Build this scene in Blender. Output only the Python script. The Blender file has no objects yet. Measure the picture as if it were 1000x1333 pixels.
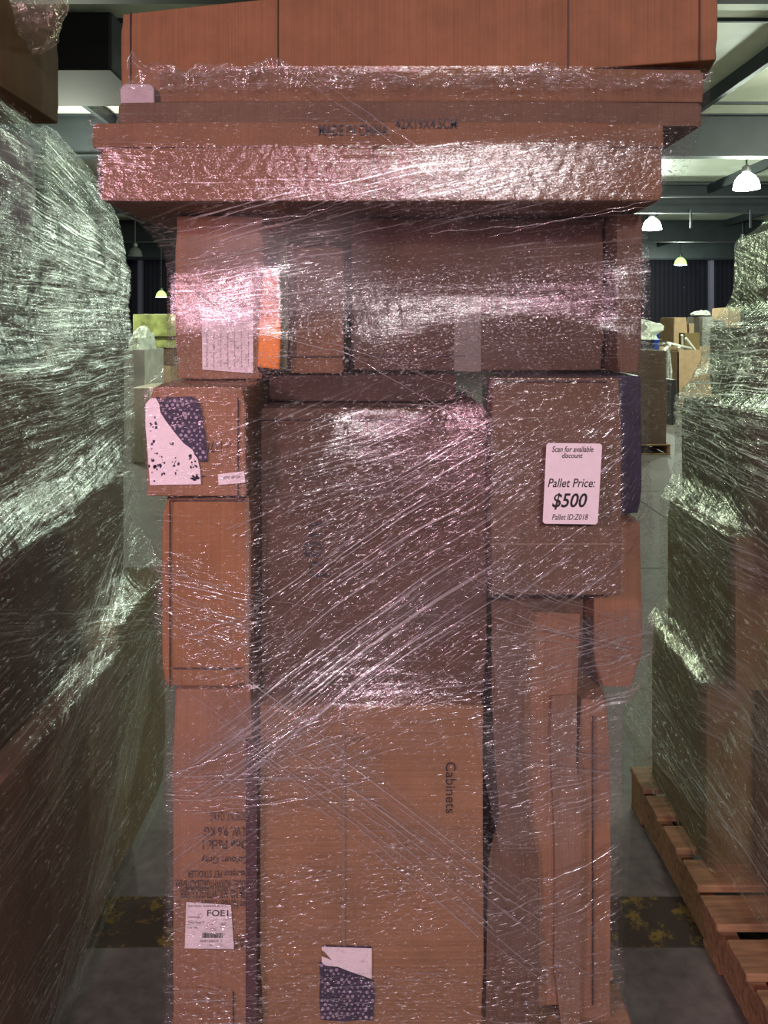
import bpy, bmesh, math, random
import numpy as np
from mathutils import Vector, Matrix
random.seed(7); RNG = np.random.default_rng(11)
scene = bpy.context.scene
C = scene.collection
# ------------------------------------------------------------------ camera, light, exposure
F, CY, H = 1000.0, 430.0, 1.55          # focal length in pixels, horizon row, camera height
cam_d = bpy.data.cameras.new('camera'); cam = bpy.data.objects.new('camera', cam_d); C.objects.link(cam)
cam.location = (0, 0, H); cam.rotation_euler = (math.pi/2, 0, 0)
cam_d.sensor_fit = 'VERTICAL'; cam_d.sensor_height = 24.0; cam_d.sensor_width = 18.0
cam_d.lens = 24.0*F/1333.0
cam_d.shift_y = -(666.5-CY)/1333.0
cam_d.clip_start = 0.02
scene.camera = cam
vs = scene.view_settings
vs.view_transform = 'Standard'; vs.look = 'None'; vs.gamma = 1.0; vs.use_curve_mapping = False
vs.exposure = 0.0
w = bpy.data.worlds.new('world'); scene.world = w; w.use_nodes = True
w.node_tree.nodes['Background'].inputs[0].default_value = (0.30, 0.24, 0.27, 1)
w.node_tree.nodes['Background'].inputs[1].default_value = 0.05
scene.cycles.transparent_max_bounces = 24
scene.cycles.max_bounces = 6
scene.cycles.denoising_input_passes = 'RGB_ALBEDO_NORMAL'; scene.cycles.denoising_prefilter = 'NONE'

def area(name, loc, target, size, power, col, sy=None):
    l = bpy.data.lights.new(name, 'AREA'); l.energy = power; l.color = col; l.size = size
    if sy: l.shape = 'RECTANGLE'; l.size_y = sy
    o = bpy.data.objects.new(name, l); C.objects.link(o); o.location = loc
    o.rotation_euler = (Vector(target)-Vector(loc)).to_track_quat('-Z', 'Y').to_euler(); return o
def point(name, loc, power, col, r=0.2):
    l = bpy.data.lights.new(name, 'POINT'); l.energy = power; l.color = col; l.shadow_soft_size = r
    o = bpy.data.objects.new(name, l); C.objects.link(o); o.location = loc; return o
area('pink_sign_light', (-1.50, -0.45, 1.95), (0.0, 1.55, 0.8), 0.24, 30, (1.0, 0.52, 0.66), 0.30)
area('bay_light_behind', (1.0, -6.0, 4.2), (0.0, 1.5, 1.2), 0.4, 260, (1.0, 0.88, 0.89))
area('pink_fill_light', (-0.5, -3.2, 2.9), (0.0, 1.5, 1.2), 0.30, 60, (1.0, 0.56, 0.74))  # unseen pink light, added so the film streaks glint pink
point('bay_light_aisle', (0.6, 6.8, 4.3), 120, (0.86, 1.0, 0.80), 0.22)
point('bay_light_left', (-3.6, 4.2, 4.6), 50, (0.88, 1.0, 0.84), 0.22)
point('roof_fill_right', (7.4, 9.0, 4.0), 800, (0.94, 1.0, 0.82), 0.22)  # added fill without a lamp body, brightens the upper right roof
point('gap_fill_left', (-4.6, 11.3, 3.6), 380, (0.94, 1.0, 0.80), 0.22)  # added fill, lights up the distant goods in the left gap

# ------------------------------------------------------------------ helpers
def P(x, y, Y):
    return Vector(((x-500)/F*Y, Y, H+(CY-y)/F*Y))
def zof(y, Y): return H+(CY-y)/F*Y
def xof(x, Y): return (x-500)/F*Y

def link(name, bm, mat, parent=None, smooth=False):
    me = bpy.data.meshes.new(name); bm.to_mesh(me); bm.free()
    o = bpy.data.objects.new(name, me); C.objects.link(o)
    for m in (mat if isinstance(mat, (list, tuple)) else [mat]): me.materials.append(m)
    if smooth:
        for p in me.polygons: p.use_smooth = True
    if parent is not None: o.parent = parent
    return o
def tag(o, label, cat, group=None):
    o['label'] = label; o['category'] = cat
    if group: o['group'] = group
    return o
def struct(o): o['kind'] = 'structure'; return o
def empty(name, loc, rz=0):
    o = bpy.data.objects.new(name, None); C.objects.link(o); o.location = loc; o.rotation_euler = (0, 0, rz)
    o.empty_display_size = .1
    return o
def box_bm(bm, x0, x1, y0, y1, z0, z1):
    r = bmesh.ops.create_cube(bm, size=1.0)
    for v in r['verts']:
        v.co = Vector(((x0+x1)/2+v.co.x*(x1-x0), (y0+y1)/2+v.co.y*(y1-y0), (z0+z1)/2+v.co.z*(z1-z0)))
    return r['verts']
def bevel_mod(o, w=.003, seg=2):
    m = o.modifiers.new('bevel', 'BEVEL'); m.width = w; m.segments = seg; m.limit_method = 'ANGLE'; m.angle_limit = math.radians(50)
    return o
def tube_bm(bm, pts, r, n=6):
    pts = [Vector(p) for p in pts]; rings = []
    for i, p in enumerate(pts):
        d = (pts[min(i+1, len(pts)-1)]-pts[max(i-1, 0)]).normalized()
        a = d.cross(Vector((0, 1, 0.01))); a.normalize(); b = d.cross(a)
        rr = r(i/(len(pts)-1)) if callable(r) else r
        rings.append([bm.verts.new(p+(a*math.cos(t)+b*math.sin(t))*rr) for t in [k*2*math.pi/n for k in range(n)]])
    for i in range(len(rings)-1):
        for k in range(n):
            bm.faces.new((rings[i][k], rings[i][(k+1) % n], rings[i+1][(k+1) % n], rings[i+1][k]))
    bm.faces.new(rings[0][::-1]); bm.faces.new(rings[-1])

# ------------------------------------------------------------------ materials
class NT:
    def __init__(s, name):
        s.m = bpy.data.materials.new(name); s.m.use_nodes = True; s.t = s.m.node_tree
        s.t.nodes.clear(); s.out = s.t.nodes.new('ShaderNodeOutputMaterial')
    def n(s, kind, **kw):
        nd = s.t.nodes.new(kind)
        for k, v in kw.items():
            if k == 'i':
                for kk, vv in v.items():
                    if isinstance(vv, bpy.types.NodeSocket): s.t.links.new(vv, nd.inputs[kk])
                    else: nd.inputs[kk].default_value = vv
            else: setattr(nd, k, v)
        return nd
    def math(s, op, a, b=0.0, clamp=False):
        nd = s.n('ShaderNodeMath', operation=op, use_clamp=clamp, i={0: a, 1: b}); return nd.outputs[0]
    def ramp(s, fac, stops):
        nd = s.n('ShaderNodeValToRGB', i={0: fac}); e = nd.color_ramp.elements
        while len(e) < len(stops): e.new(.5)
        for el, (p, c) in zip(e, stops): el.position = p; el.color = c if len(c) == 4 else (*c, 1)
        return nd.outputs[0]
    def smooth(s, v, a, b):
        nd = s.n('ShaderNodeMapRange', interpolation_type='SMOOTHSTEP', i={0: v, 1: a, 2: b, 3: 0.0, 4: 1.0}); return nd.outputs[0]
    def end(s, sock): s.t.links.new(sock, s.out.inputs[0]); return s.m

def mat_simple(name, col, rough=.6, metal=0, noise=0.0, nscale=20, bump=0.0, emit=None, es=0):
    t = NT(name)
    bs = t.n('ShaderNodeBsdfPrincipled', i={'Roughness': rough, 'Metallic': metal})
    bs.inputs['Base Color'].default_value = (*col, 1)
    if noise or bump:
        tc = t.n('ShaderNodeTexCoord'); nz = t.n('ShaderNodeTexNoise', i={0: tc.outputs['Object'], 'Scale': nscale, 'Detail': 5.0})
        if noise:
            c = t.ramp(nz.outputs[0], [(.3, tuple(v*(1-noise) for v in col)), (.7, tuple(min(1, v*(1+noise)) for v in col))])
            t.t.links.new(c, bs.inputs['Base Color'])
        if bump:
            b = t.n('ShaderNodeBump', i={'Strength': bump, 'Distance': .01, 'Height': nz.outputs[0]}); t.t.links.new(b.outputs[0], bs.inputs['Normal'])
    if emit: bs.inputs['Emission Color'].default_value = (*emit, 1); bs.inputs['Emission Strength'].default_value = es
    return t.end(bs.outputs[0])

def mat_card(name, col, flute='X'):
    """corrugated cardboard: faint flute ridges, blotchy fibre colour"""
    t = NT(name); tc = t.n('ShaderNodeTexCoord')
    nz = t.n('ShaderNodeTexNoise', i={0: tc.outputs['Object'], 'Scale': 9.0, 'Detail': 6.0, 'Roughness': .65})
    mp = t.n('ShaderNodeMapping', i={0: tc.outputs['Object']}); mp.inputs['Scale'].default_value = (2, 2, 240) if flute == 'Z' else (240, 30, 2)
    fib = t.n('ShaderNodeTexNoise', i={0: mp.outputs[0], 'Scale': 1.0, 'Detail': 3.0})
    wv = t.n('ShaderNodeTexWave', bands_direction='Z' if flute == 'Z' else 'X', i={0: tc.outputs['Object'], 'Scale': 42.0, 'Distortion': .6, 'Detail': 1.0})
    mx = t.math('ADD', t.math('MULTIPLY', nz.outputs[0], .6), t.math('MULTIPLY', fib.outputs[0], .4))
    c = t.ramp(mx, [(.35, tuple(v*.80 for v in col)), (.62, tuple(min(1, v*1.14) for v in col))])
    b = t.n('ShaderNodeBump', i={'Strength': .06, 'Distance': .002, 'Height': t.math('ADD', wv.outputs[1], nz.outputs[0])})
    bs = t.n('ShaderNodeBsdfPrincipled', i={'Base Color': c, 'Roughness': .78, 'Normal': b.outputs[0]})
    bs.inputs['Specular IOR Level'].default_value = .3
    return t.end(bs.outputs[0])

CARD = {k: mat_card('cardboard_'+k, c, f) for k, c, f in [
    ('kraft', (.19, .103, .052), 'X'), ('tan', (.27, .155, .078), 'Z'), ('dark', (.098, .058, .036), 'Z'),
    ('brown', (.135, .084, .052), 'X'), ('orange', (.285, .142, .058), 'X'), ('pale', (.42, .29, .17), 'X'), ('dust', (.24, .15, .095), 'X'),
    ('rust', (.235, .118, .055), 'X'), ('salmon', (.275, .152, .083), 'X'), ('olive', (.15, .105, .042), 'X'), ('deep', (.065, .036, .025), 'X')]}
M_INK = mat_simple('black_ink', (.015, .013, .018), .6)
M_INKB = mat_simple('faded_ink', (.055, .035, .035), .7)
M_LABEL = mat_simple('label_paper', (.80, .74, .76), .5, noise=.04, nscale=60)
M_TAPE = None
def mat_tape(name, col, alpha):
    t = NT(name); bs = t.n('ShaderNodeBsdfPrincipled', i={'Roughness': .25}); bs.inputs['Base Color'].default_value = (*col, 1)
    tr = t.n('ShaderNodeBsdfTransparent'); mx = t.n('ShaderNodeMixShader', i={0: alpha, 1: tr.outputs[0], 2: bs.outputs[0]})
    return t.end(mx.outputs[0])
M_TAPE = mat_tape('packing_tape', (.35, .25, .17), .5)
M_TAPEG = mat_tape('grey_tape', (.34, .31, .26), .55)
M_TAPED = mat_tape('dark_tape', (.09, .05, .055), .85)
M_NAVY = mat_simple('navy_plastic', (.035, .03, .06), .35, noise=.3)
M_WOOD = None
def mat_wood(name, col):
    t = NT(name); tc = t.n('ShaderNodeTexCoord')
    mp = t.n('ShaderNodeMapping', i={0: tc.outputs['Object']}); mp.inputs['Scale'].default_value = (6, 60, 60)
    nz = t.n('ShaderNodeTexNoise', i={0: mp.outputs[0], 'Scale': 1.0, 'Detail': 5.0})
    n2 = t.n('ShaderNodeTexNoise', i={0: tc.outputs['Object'], 'Scale': 7.0, 'Detail': 4.0})
    mx = t.math('ADD', t.math('MULTIPLY', nz.outputs[0], .6), t.math('MULTIPLY', n2.outputs[0], .4))
    c = t.ramp(mx, [(.35, tuple(v*.45 for v in col)), (.6, tuple(min(1, v*1.15) for v in col))])
    b = t.n('ShaderNodeBump', i={'Strength': .4, 'Distance': .002, 'Height': nz.outputs[0]})
    return t.end(t.n('ShaderNodeBsdfPrincipled', i={'Base Color': c, 'Roughness': .8, 'Normal': b.outputs[0]}).outputs[0])
M_WOOD = mat_wood('pallet_wood', (.34, .20, .10))

def mat_floor():
    t = NT('concrete_floor'); tc = t.n('ShaderNodeTexCoord')
    n1 = t.n('ShaderNodeTexNoise', i={0: tc.outputs['Object'], 'Scale': 1.3, 'Detail': 8.0, 'Roughness': .7})
    n2 = t.n('ShaderNodeTexNoise', i={0: tc.outputs['Object'], 'Scale': 30.0, 'Detail': 6.0})
    c = t.ramp(t.math('ADD', t.math('MULTIPLY', n1.outputs[0], .65), t.math('MULTIPLY', n2.outputs[0], .35)),
               [(.32, (.058, .045, .042)), (.65, (.18, .168, .150))])
    r = t.n('ShaderNodeMapRange', i={0: n1.outputs[0], 3: .55, 4: .75})
    b = t.n('ShaderNodeBump', i={'Strength': .15, 'Distance': .004, 'Height': n2.outputs[0]})
    return t.end(t.n('ShaderNodeBsdfPrincipled', i={'Base Color': c, 'Roughness': r.outputs[0], 'Normal': b.outputs[0]}).outputs[0])
M_FLOOR = mat_floor()
def mat_yellow():
    t = NT('worn_yellow_paint'); tc = t.n('ShaderNodeTexCoord')
    n1 = t.n('ShaderNodeTexNoise', i={0: tc.outputs['Object'], 'Scale': 14.0, 'Detail': 8.0, 'Roughness': .75})
    m = t.smooth(n1.outputs[0], .51, .60)
    a = t.n('ShaderNodeBsdfPrincipled', i={'Base Color': (.19, .13, .018, 1), 'Roughness': .6})
    b = t.n('ShaderNodeBsdfPrincipled', i={'Base Color': (.045, .033, .022, 1), 'Roughness': .8})
    return t.end(t.n('ShaderNodeMixShader', i={0: m, 1: b.outputs[0], 2: a.outputs[0]}).outputs[0])
M_YEL = mat_yellow()

def mat_film(name, base=.05, streak=.5, thr=(.50, .75), su=6, sv=160, bump=.5, crinkle=.5, cs=(160, 260), rot=0.0, haze=.35, rough=.16, tint=(1, 1, 1), edge=None, patch=1.0, thresh=(.60, .70), ddist=.0012, wp=.02, soft=1.6, ufade=None):
    """clear stretch film: uv in metres, u runs along the pull of the film"""
    t = NT(name); uv = t.n('ShaderNodeUVMap'); uv.uv_map = 'uv'
    mp0 = t.n('ShaderNodeMapping', i={0: uv.outputs[0]}); mp0.inputs['Rotation'].default_value = (0, 0, rot)
    wn = t.n('ShaderNodeTexNoise', i={0: mp0.outputs[0], 'Scale': 5.0, 'Detail': 2.0})
    warp = t.n('ShaderNodeVectorMath', operation='MULTIPLY_ADD'); t.t.links.new(wn.outputs[1], warp.inputs[0]); warp.inputs[1].default_value = (.02, wp, 0); t.t.links.new(mp0.outputs[0], warp.inputs[2])
    m1 = t.n('ShaderNodeMapping', i={0: warp.outputs[0]}); m1.inputs['Scale'].default_value = (su, sv, 1)
    s1 = t.n('ShaderNodeTexNoise', i={0: m1.outputs[0], 'Scale': 1.0, 'Detail': 4.0, 'Roughness': .6})
    m2 = t.n('ShaderNodeMapping', i={0: warp.outputs[0]}); m2.inputs['Scale'].default_value = (cs[0], cs[1], 1)
    s2 = t.n('ShaderNodeTexNoise', i={0: m2.outputs[0], 'Scale': 1.0, 'Detail': 2.0, 'Distortion': .6})
    pn = t.n('ShaderNodeTexNoise', i={0: mp0.outputs[0], 'Scale': 6.5, 'Detail': 4.0, 'Roughness': .6})
    pat = t.smooth(pn.outputs[0], .40, .60)
    ridge = t.smooth(s1.outputs[0], thr[0], thr[1])
    dash = t.smooth(s2.outputs[0], *thresh)
    s3 = t.n('ShaderNodeTexNoise', i={0: mp0.outputs[0], 'Scale': 55.0, 'Detail': 2.0})
    hgt = t.math('ADD', t.math('MULTIPLY', s1.outputs[0], bump), t.math('MULTIPLY', dash, crinkle*.6))
    hgt = t.math('ADD', hgt, t.math('MULTIPLY', s3.outputs[0], soft))
    bp = t.n('ShaderNodeBump', i={'Strength': 1.0, 'Distance': ddist, 'Height': hgt})
    a = t.math('MULTIPLY', ridge, streak)
    a = t.math('ADD', a, t.math('MULTIPLY', dash, crinkle*.8))
    a = t.math('MULTIPLY', a, t.math('ADD', t.math('MULTIPLY', pat, patch), 1-patch*.8))
    a = t.math('ADD', a, base)
    if edge:    # frayed fade towards the long edges of a band, v in metres 0..edge
        sep = t.n('ShaderNodeSeparateXYZ', i={0: uv.outputs[0]})
        e = t.math('MULTIPLY', t.smooth(sep.outputs[1], 0, edge*.22), t.smooth(t.math('SUBTRACT', edge, sep.outputs[1]), 0, edge*.22))
        a = t.math('MULTIPLY', a, e)
        if ufade:
            e2 = t.math('MULTIPLY', t.smooth(sep.outputs[0], 0, ufade*.3), t.smooth(t.math('SUBTRACT', ufade, sep.outputs[0]), 0, ufade*.3)); a = t.math('MULTIPLY', a, e2)
    a = t.math('MINIMUM', a, .9)
    gl = t.n('ShaderNodeBsdfAnisotropic', i={'Color': (*tint, 1), 'Roughness': rough, 'Normal': bp.outputs[0]})
    df = t.n('ShaderNodeBsdfDiffuse', i={'Color': (tint[0]*.8, tint[1]*.8, tint[2]*.8, 1), 'Normal': bp.outputs[0]})
    gr = t.n('ShaderNodeBsdfAnisotropic', i={'Color': (*tint, 1), 'Roughness': .38, 'Normal': bp.outputs[0]})
    gm = t.n('ShaderNodeMixShader', i={0: t.math('MAXIMUM', t.math('MULTIPLY', dash, .85), t.math('MULTIPLY', ridge, .75)), 1: gl.outputs[0], 2: gr.outputs[0]})
    sh = t.n('ShaderNodeMixShader', i={0: haze, 1: gm.outputs[0], 2: df.outputs[0]})
    tr = t.n('ShaderNodeBsdfTransparent')
    return t.end(t.n('ShaderNodeMixShader', i={0: a, 1: tr.outputs[0], 2: sh.outputs[0]}).outputs[0])

# ------------------------------------------------------------------ text
def text_part(s, mat, parent, origin, ux, uz, w, h, rot=0.0, shear=0.0, name='lettering', off=.0012, bold=0.0):
    """text fitted in w x h centred on origin in the plane spanned by ux, uz; rot turns it in that plane"""
    cu = bpy.data.curves.new('t', 'FONT'); cu.body = s; cu.size = 1; cu.align_x = 'CENTER'; cu.offset = bold; cu.extrude = 0; cu.shear = shear; cu.resolution_u = 3
    tmp = bpy.data.objects.new('t', cu); C.objects.link(tmp); bpy.context.view_layer.update()
    me = bpy.data.meshes.new_from_object(tmp); bpy.data.objects.remove(tmp); bpy.data.curves.remove(cu)
    me.name = name; n = len(me.vertices); co = np.zeros(n*3); me.vertices.foreach_get('co', co); co = co.reshape(-1, 3)
    mn, mx = co.min(0), co.max(0); c2 = (co-(mn+mx)/2)/np.maximum(mx-mn, 1e-6)
    x = c2[:, 0]*w; y = c2[:, 1]*h
    xr = x*math.cos(rot)-y*math.sin(rot); yr = x*math.sin(rot)+y*math.cos(rot)
    ux, uz = np.array(ux, float), np.array(uz, float); nrm = np.cross(ux, uz)
    pts = np.array(origin)+xr[:, None]*ux+yr[:, None]*uz+nrm*off
    me.vertices.foreach_set('co', pts.ravel()); me.materials.append(mat)
    o = bpy.data.objects.new(name, me); C.objects.link(o)
    if parent is not None:
        o.parent = parent; o.matrix_parent_inverse = parent.matrix_world.inverted()
    return o
def plate(name, pts, mat, parent, thick=.0006, nrm=(0, -1, 0)):
    bm = bmesh.new(); n = Vector(nrm)
    a = [bm.verts.new(Vector(p)) for p in pts]; b = [bm.verts.new(Vector(p)+n*thick) for p in pts]
    bm.faces.new(b); bm.faces.new(a[::-1])
    for i in range(len(a)): j = (i+1) % len(a); bm.faces.new((a[i], a[j], b[j], b[i]))
    bmesh.ops.recalc_face_normals(bm, faces=bm.faces)
    o = link(name, bm, mat)
    if parent is not None: o.parent = parent; o.matrix_parent_inverse = parent.matrix_world.inverted()
    return o

# ------------------------------------------------------------------ cartons
def carton(label, x0, x1, y0, y1, z0, z1, mat, rz=0.0, bulge=.003, name='cardboard_box', cat='box', group=None, seam=None, tape=None, dent=.006, vis='-Y'):
    """a sealed carton: slightly bulged walls, crushed corners, flap seam and tape as parts"""
    bm = bmesh.new(); cx, cy = (x0+x1)/2, (y0+y1)/2; hx, hy, hz = (x1-x0)/2, (y1-y0)/2, (z1-z0)/2
    bmesh.ops.create_cube(bm, size=2.0)
    bmesh.ops.subdivide_edges(bm, edges=bm.edges[:], cuts=9, use_grid_fill=True)
    ph = [random.uniform(0, 6) for _ in range(6)]
    for v in bm.verts:
        a = v.co.copy(); ed = sorted((abs(a.x), abs(a.y), abs(a.z)))
        cr = max(0, ed[1]-.7)/.3*max(0, ed[0]-.6)/.4
        wob = bulge*(math.sin(a.x*2.3+ph[0])+math.sin(a.z*2.9+ph[1])+math.sin(a.y*2.1+ph[2]))/3
        inn = -bulge+wob*(1-ed[1]**4)*.9-dent*cr*(.5+.5*math.sin(ph[3]+a.x*3+a.z*5))
        edgew = bulge*.6*math.sin(a.x*4+ph[4])*math.sin(a.z*3+ph[5])
        v.co = Vector((a.x*(hx+inn+(edgew if abs(a.x) > .99 else 0)*.5), a.y*(hy+inn), a.z*hz+(hz > 0)*a.z*min(0, inn)*.3))
        v.co.z += hz
    o = link(name, bm, mat); o.location = (cx, cy, z0); o.rotation_euler = (0, 0, rz)
    bevel_mod(o, .0035, 2)
    tag(o, label, cat, group)
    o['dims'] = (hx, hy, hz)
    f = -hy-.0015
    if seam:
        for (kind, t, a, b) in seam:      # dark flap seam on the near wall: kind h/v, position, from, to (all -1..1)
            s = bmesh.new()
            if kind == 'h': box_bm(s, a*hx, b*hx, f-.0006, f+.003, hz+t*hz-.0012, hz+t*hz+.0012)
            else: box_bm(s, t*hx-.0012, t*hx+.0012, f-.0006, f+.003, hz+a*hz, hz+b*hz)
            link('flap_seam', s, M_INKB, o)
    if tape:
        for (kind, t, wd, a, b, m) in tape:
            s = bmesh.new()
            if kind == 'h': box_bm(s, a*hx, b*hx, f-.0004, f+.002, hz+t*hz-wd/2, hz+t*hz+wd/2)
            else: box_bm(s, t*hx-wd/2, t*hx+wd/2, f-.0004, f+.002, hz+a*hz, hz+b*hz)
            link('packing_tape', s, m, o)
    bpy.context.view_layer.update()
    return o

def pallet(label, loc, lx, ly, mat, rz=0.0, n=7, gap_first=False, group=None):
    """stringer pallet, deck boards run along X, stringers along Y"""
    r = empty('wooden_pallet', loc, rz); tag(r, label, 'pallet', group)
    rnd = random.Random(len(label))
    for x in (0.004, lx/2-.02, lx-.044):
        s = bmesh.new(); box_bm(s, x, x+.04, 0.004, ly-.004, .018, .112)
        bevel_mod(link('stringer', s, mat, r), .003, 1)
    pitch = (ly-.125)/(n-1)
    for k in range(n):
        y = k*pitch+rnd.uniform(-.006, .006)*(0 < k < n-1); wd = .125 if k in (0, n-1) else min(.10, pitch-.035)
        s = bmesh.new(); box_bm(s, rnd.uniform(-.006, .004), lx+rnd.uniform(-.004, .006), y, y+wd, .113, .132)
        bevel_mod(link('deck_board', s, mat, r), .003, 1)
    for k in range(3):
        y = [0, ly/2-.05, ly-.1][k]
        s = bmesh.new(); box_bm(s, .004, lx-.004, y+.004, y+.1, 0, .017)
        bevel_mod(link('bottom_board', s, mat, r), .003, 1)
    return r

# ------------------------------------------------------------------ film surfaces
def vnoise(shape, cells):
    """smooth value noise on a grid"""
    ny, nx = shape; cy_, cx_ = cells; g = RNG.random((cy_+3, cx_+3))
    yy = np.linspace(0, cy_, ny); xx = np.linspace(0, cx_, nx); iy = yy.astype(int); ix = xx.astype(int)
    fy = yy-iy; fx = xx-ix; fy = (fy*fy*(3-2*fy))[:, None]; fx = (fx*fx*(3-2*fx))[None, :]
    a = g[iy][:, ix]; b = g[iy][:, ix+1]; c = g[iy+1][:, ix]; d = g[iy+1][:, ix+1]
    return (a*(1-fx)+b*fx)*(1-fy)+(c*(1-fx)+d*fx)*fy-.5

class Film:
    """film pulled over obstacles. s axis across the visible face, z up; d is depth (smaller = nearer the viewer side)"""
    def __init__(s, zs, lo, hi, obst, far, N, M, iters, off=.006, tz=.22, wr=.0016, cells=((90, 7), (60, 40)), pin=None):
        # lo/hi: arrays of z -> s coordinate; obst: list of (a0,a1,z0,z1,d)
        s.z = np.linspace(zs[0], zs[1], M); s.lo = np.interp(s.z, *lo); s.hi = np.interp(s.z, *hi); s.N = N; s.M = M
        for _ in range(2):
            s.lo = np.convolve(np.pad(s.lo, 2, 'edge'), np.ones(5)/5, 'valid'); s.hi = np.convolve(np.pad(s.hi, 2, 'edge'), np.ones(5)/5, 'valid')
        t = np.linspace(0, 1, N)[None, :]; A = s.lo[:, None]*(1-t)+s.hi[:, None]*t; Z = np.repeat(s.z[:, None], N, 1)
        G = np.full((M, N), float(far))
        for (a0, a1, z0, z1, d) in obst:
            k = (A >= a0-.004) & (A <= a1+.004) & (Z >= z0-.003) & (Z <= z1+.003); G[k] = np.minimum(G[k], d)
        G -= off
        u = G.copy()
        if pin: pl, ph_ = np.interp(s.z, *pin[0])-off, np.interp(s.z, *pin[1])-off; u[:, 0] = pl; u[:, -1] = ph_
        for _ in range(iters):
            up = np.pad(u, 1, 'edge'); av = (1-tz)*.5*(up[1:-1, :-2]+up[1:-1, 2:])+tz*.5*(up[:-2, 1:-1]+up[2:, 1:-1])
            u = np.minimum(G, av)
            if pin: u[:, 0] = pl; u[:, -1] = ph_
        for (c, amp) in zip(cells, (wr, wr*.7)):
            nz = vnoise((M, N), c); u = u-np.abs(nz)*amp*2*np.clip(.35+1.5*vnoise((M, N), (9, 6))+.4, .1, 1.2)
        s.A, s.Z, s.D = A, Z, u
    def at(s, a, z):
        """depth at s coordinate a, height z; beyond the edges the film folds back"""
        j = np.clip((z-s.z[0])/(s.z[-1]-s.z[0])*(s.M-1), 0, s.M-1.001); j0 = int(j); fj = j-j0
        lo = s.lo[j0]*(1-fj)+s.lo[j0+1]*fj; hi = s.hi[j0]*(1-fj)+s.hi[j0+1]*fj
        over = 0
        if a < lo: over = lo-a; aa = lo-.004
        elif a > hi: over = a-hi; aa = hi+.004
        else: aa = a
        i = np.clip((min(max(a, lo), hi)-lo)/(hi-lo)*(s.N-1), 0, s.N-1.001); i0 = int(i); fi = i-i0
        D = s.D
        d = (D[j0, i0]*(1-fi)+D[j0, i0+1]*fi)*(1-fj)+(D[j0+1, i0]*(1-fi)+D[j0+1, i0+1]*fi)*fj
        return aa, d+over

def grid_mesh(name, X, Y, Z, U, V, mat, parent):
    M, N = X.shape; me = bpy.data.meshes.new(name); co = np.stack([X, Y, Z], -1).reshape(-1, 3)
    idx = np.arange(M*N).reshape(M, N); q = np.stack([idx[:-1, :-1], idx[:-1, 1:], idx[1:, 1:], idx[1:, :-1]], -1).reshape(-1, 4)
    me.vertices.add(len(co)); me.vertices.foreach_set('co', co.ravel())
    me.loops.add(q.size); me.loops.foreach_set('vertex_index', q.ravel().astype(np.int32))
    me.polygons.add(len(q)); me.polygons.foreach_set('loop_start', np.arange(0, q.size, 4, dtype=np.int32))
    me.polygons.foreach_set('loop_total', np.full(len(q), 4, dtype=np.int32)); me.update(calc_edges=True)
    uvl = me.uv_layers.new(name='uv'); uv = np.stack([U, V], -1).reshape(-1, 2)[q.ravel()]; uvl.data.foreach_set('uv', uv.ravel())
    me.polygons.foreach_set('use_smooth', np.ones(len(q), dtype=bool)); me.materials.append(mat)
    o = bpy.data.objects.new(name, me); C.objects.link(o)
    if parent is not None: o.parent = parent
    return o

def film_loop(film, back, mat, parent, tomap, name='film_layer', inset=.0, rnd=.02):
    """closed wrap: front (film grid) + both sides + back"""
    M = film.M; k = 16
    tt = np.linspace(0, 1, k+1)[1:]
    Ls = np.stack([np.stack([film.lo+np.minimum(1, (film.D[:, 0]+(back-film.D[:, 0])*t)*0+0)*0 + inset*t for t in tt[::-1]], 1)], 0)[0]
    Ld = np.stack([film.D[:, 0]+(back-film.D[:, 0])*t for t in tt[::-1]], 1)
    Rs = np.stack([film.hi-inset*t for t in tt], 1); Rd = np.stack([film.D[:, -1]+(back-film.D[:, -1])*t for t in tt], 1)
    bt = np.linspace(0, 1, 12)[1:]
    Bs = np.stack([Rs[:, -1]*(1-t)+Ls[:, 0]*t for t in bt], 1); Bd = np.full_like(Bs, back)
    wob = vnoise(Ls.shape, (50, 4))*.006; Ls = Ls+wob; Rs = Rs+vnoise(Rs.shape, (50, 4))*.006
    Ls[:, -1] -= wob[:, -1]*.7
    A = np.concatenate([Ls, film.A, Rs, Bs], 1); D = np.concatenate([Ld, film.D, Rd, Bd], 1); Z = np.repeat(film.z[:, None], A.shape[1], 1)
    m = M//2; U = np.concatenate([[0], np.cumsum(np.hypot(np.diff(A[m]), np.diff(D[m])))])
    X, Y, ZZ = tomap(A, D, Z)
    return grid_mesh(name, X, Y, ZZ, np.repeat(U[None, :], M, 0), Z, mat, parent)

def film_band(film, p0, p1, width, mat, parent, tomap, off=.003, name='film_band', res=.006, sag=0.0, fan=1.0, nv=None):
    """strip of film laid over the wrap from p0=(s,z) to p1"""
    p0, p1 = np.array(p0, float), np.array(p1, float); L = np.linalg.norm(p1-p0); d = (p1-p0)/L; nrm = np.array([-d[1], d[0]])
    nu = max(8, int(L/res)); nv = nv or max(3, int(width/.007)); X = np.zeros((nv, nu)); D = X.copy(); Z = X.copy(); U = X.copy(); V = X.copy()
    edge_n = vnoise((nv, nu), (3, 8))*.012
    for i in range(nu):
        for j in range(nv):
            t = i/(nu-1); wv = width*(1+(fan-1)*t)
            q = p0+d*L*t+nrm*((j/(nv-1)-.5)*wv+edge_n[j, i])
            q[1] -= sag*4*t*(1-t); q[1] = min(max(q[1], film.z[0]+.002), film.z[-1]-.002)
            a, dep = film.at(q[0], q[1]); X[j, i], D[j, i], Z[j, i] = a, dep-off, q[1]; U[j, i] = L*t; V[j, i] = width*j/(nv-1)
    x, y, z = tomap(X, D, Z)
    return grid_mesh(name, x, y, z, U, V, mat, parent)

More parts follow.
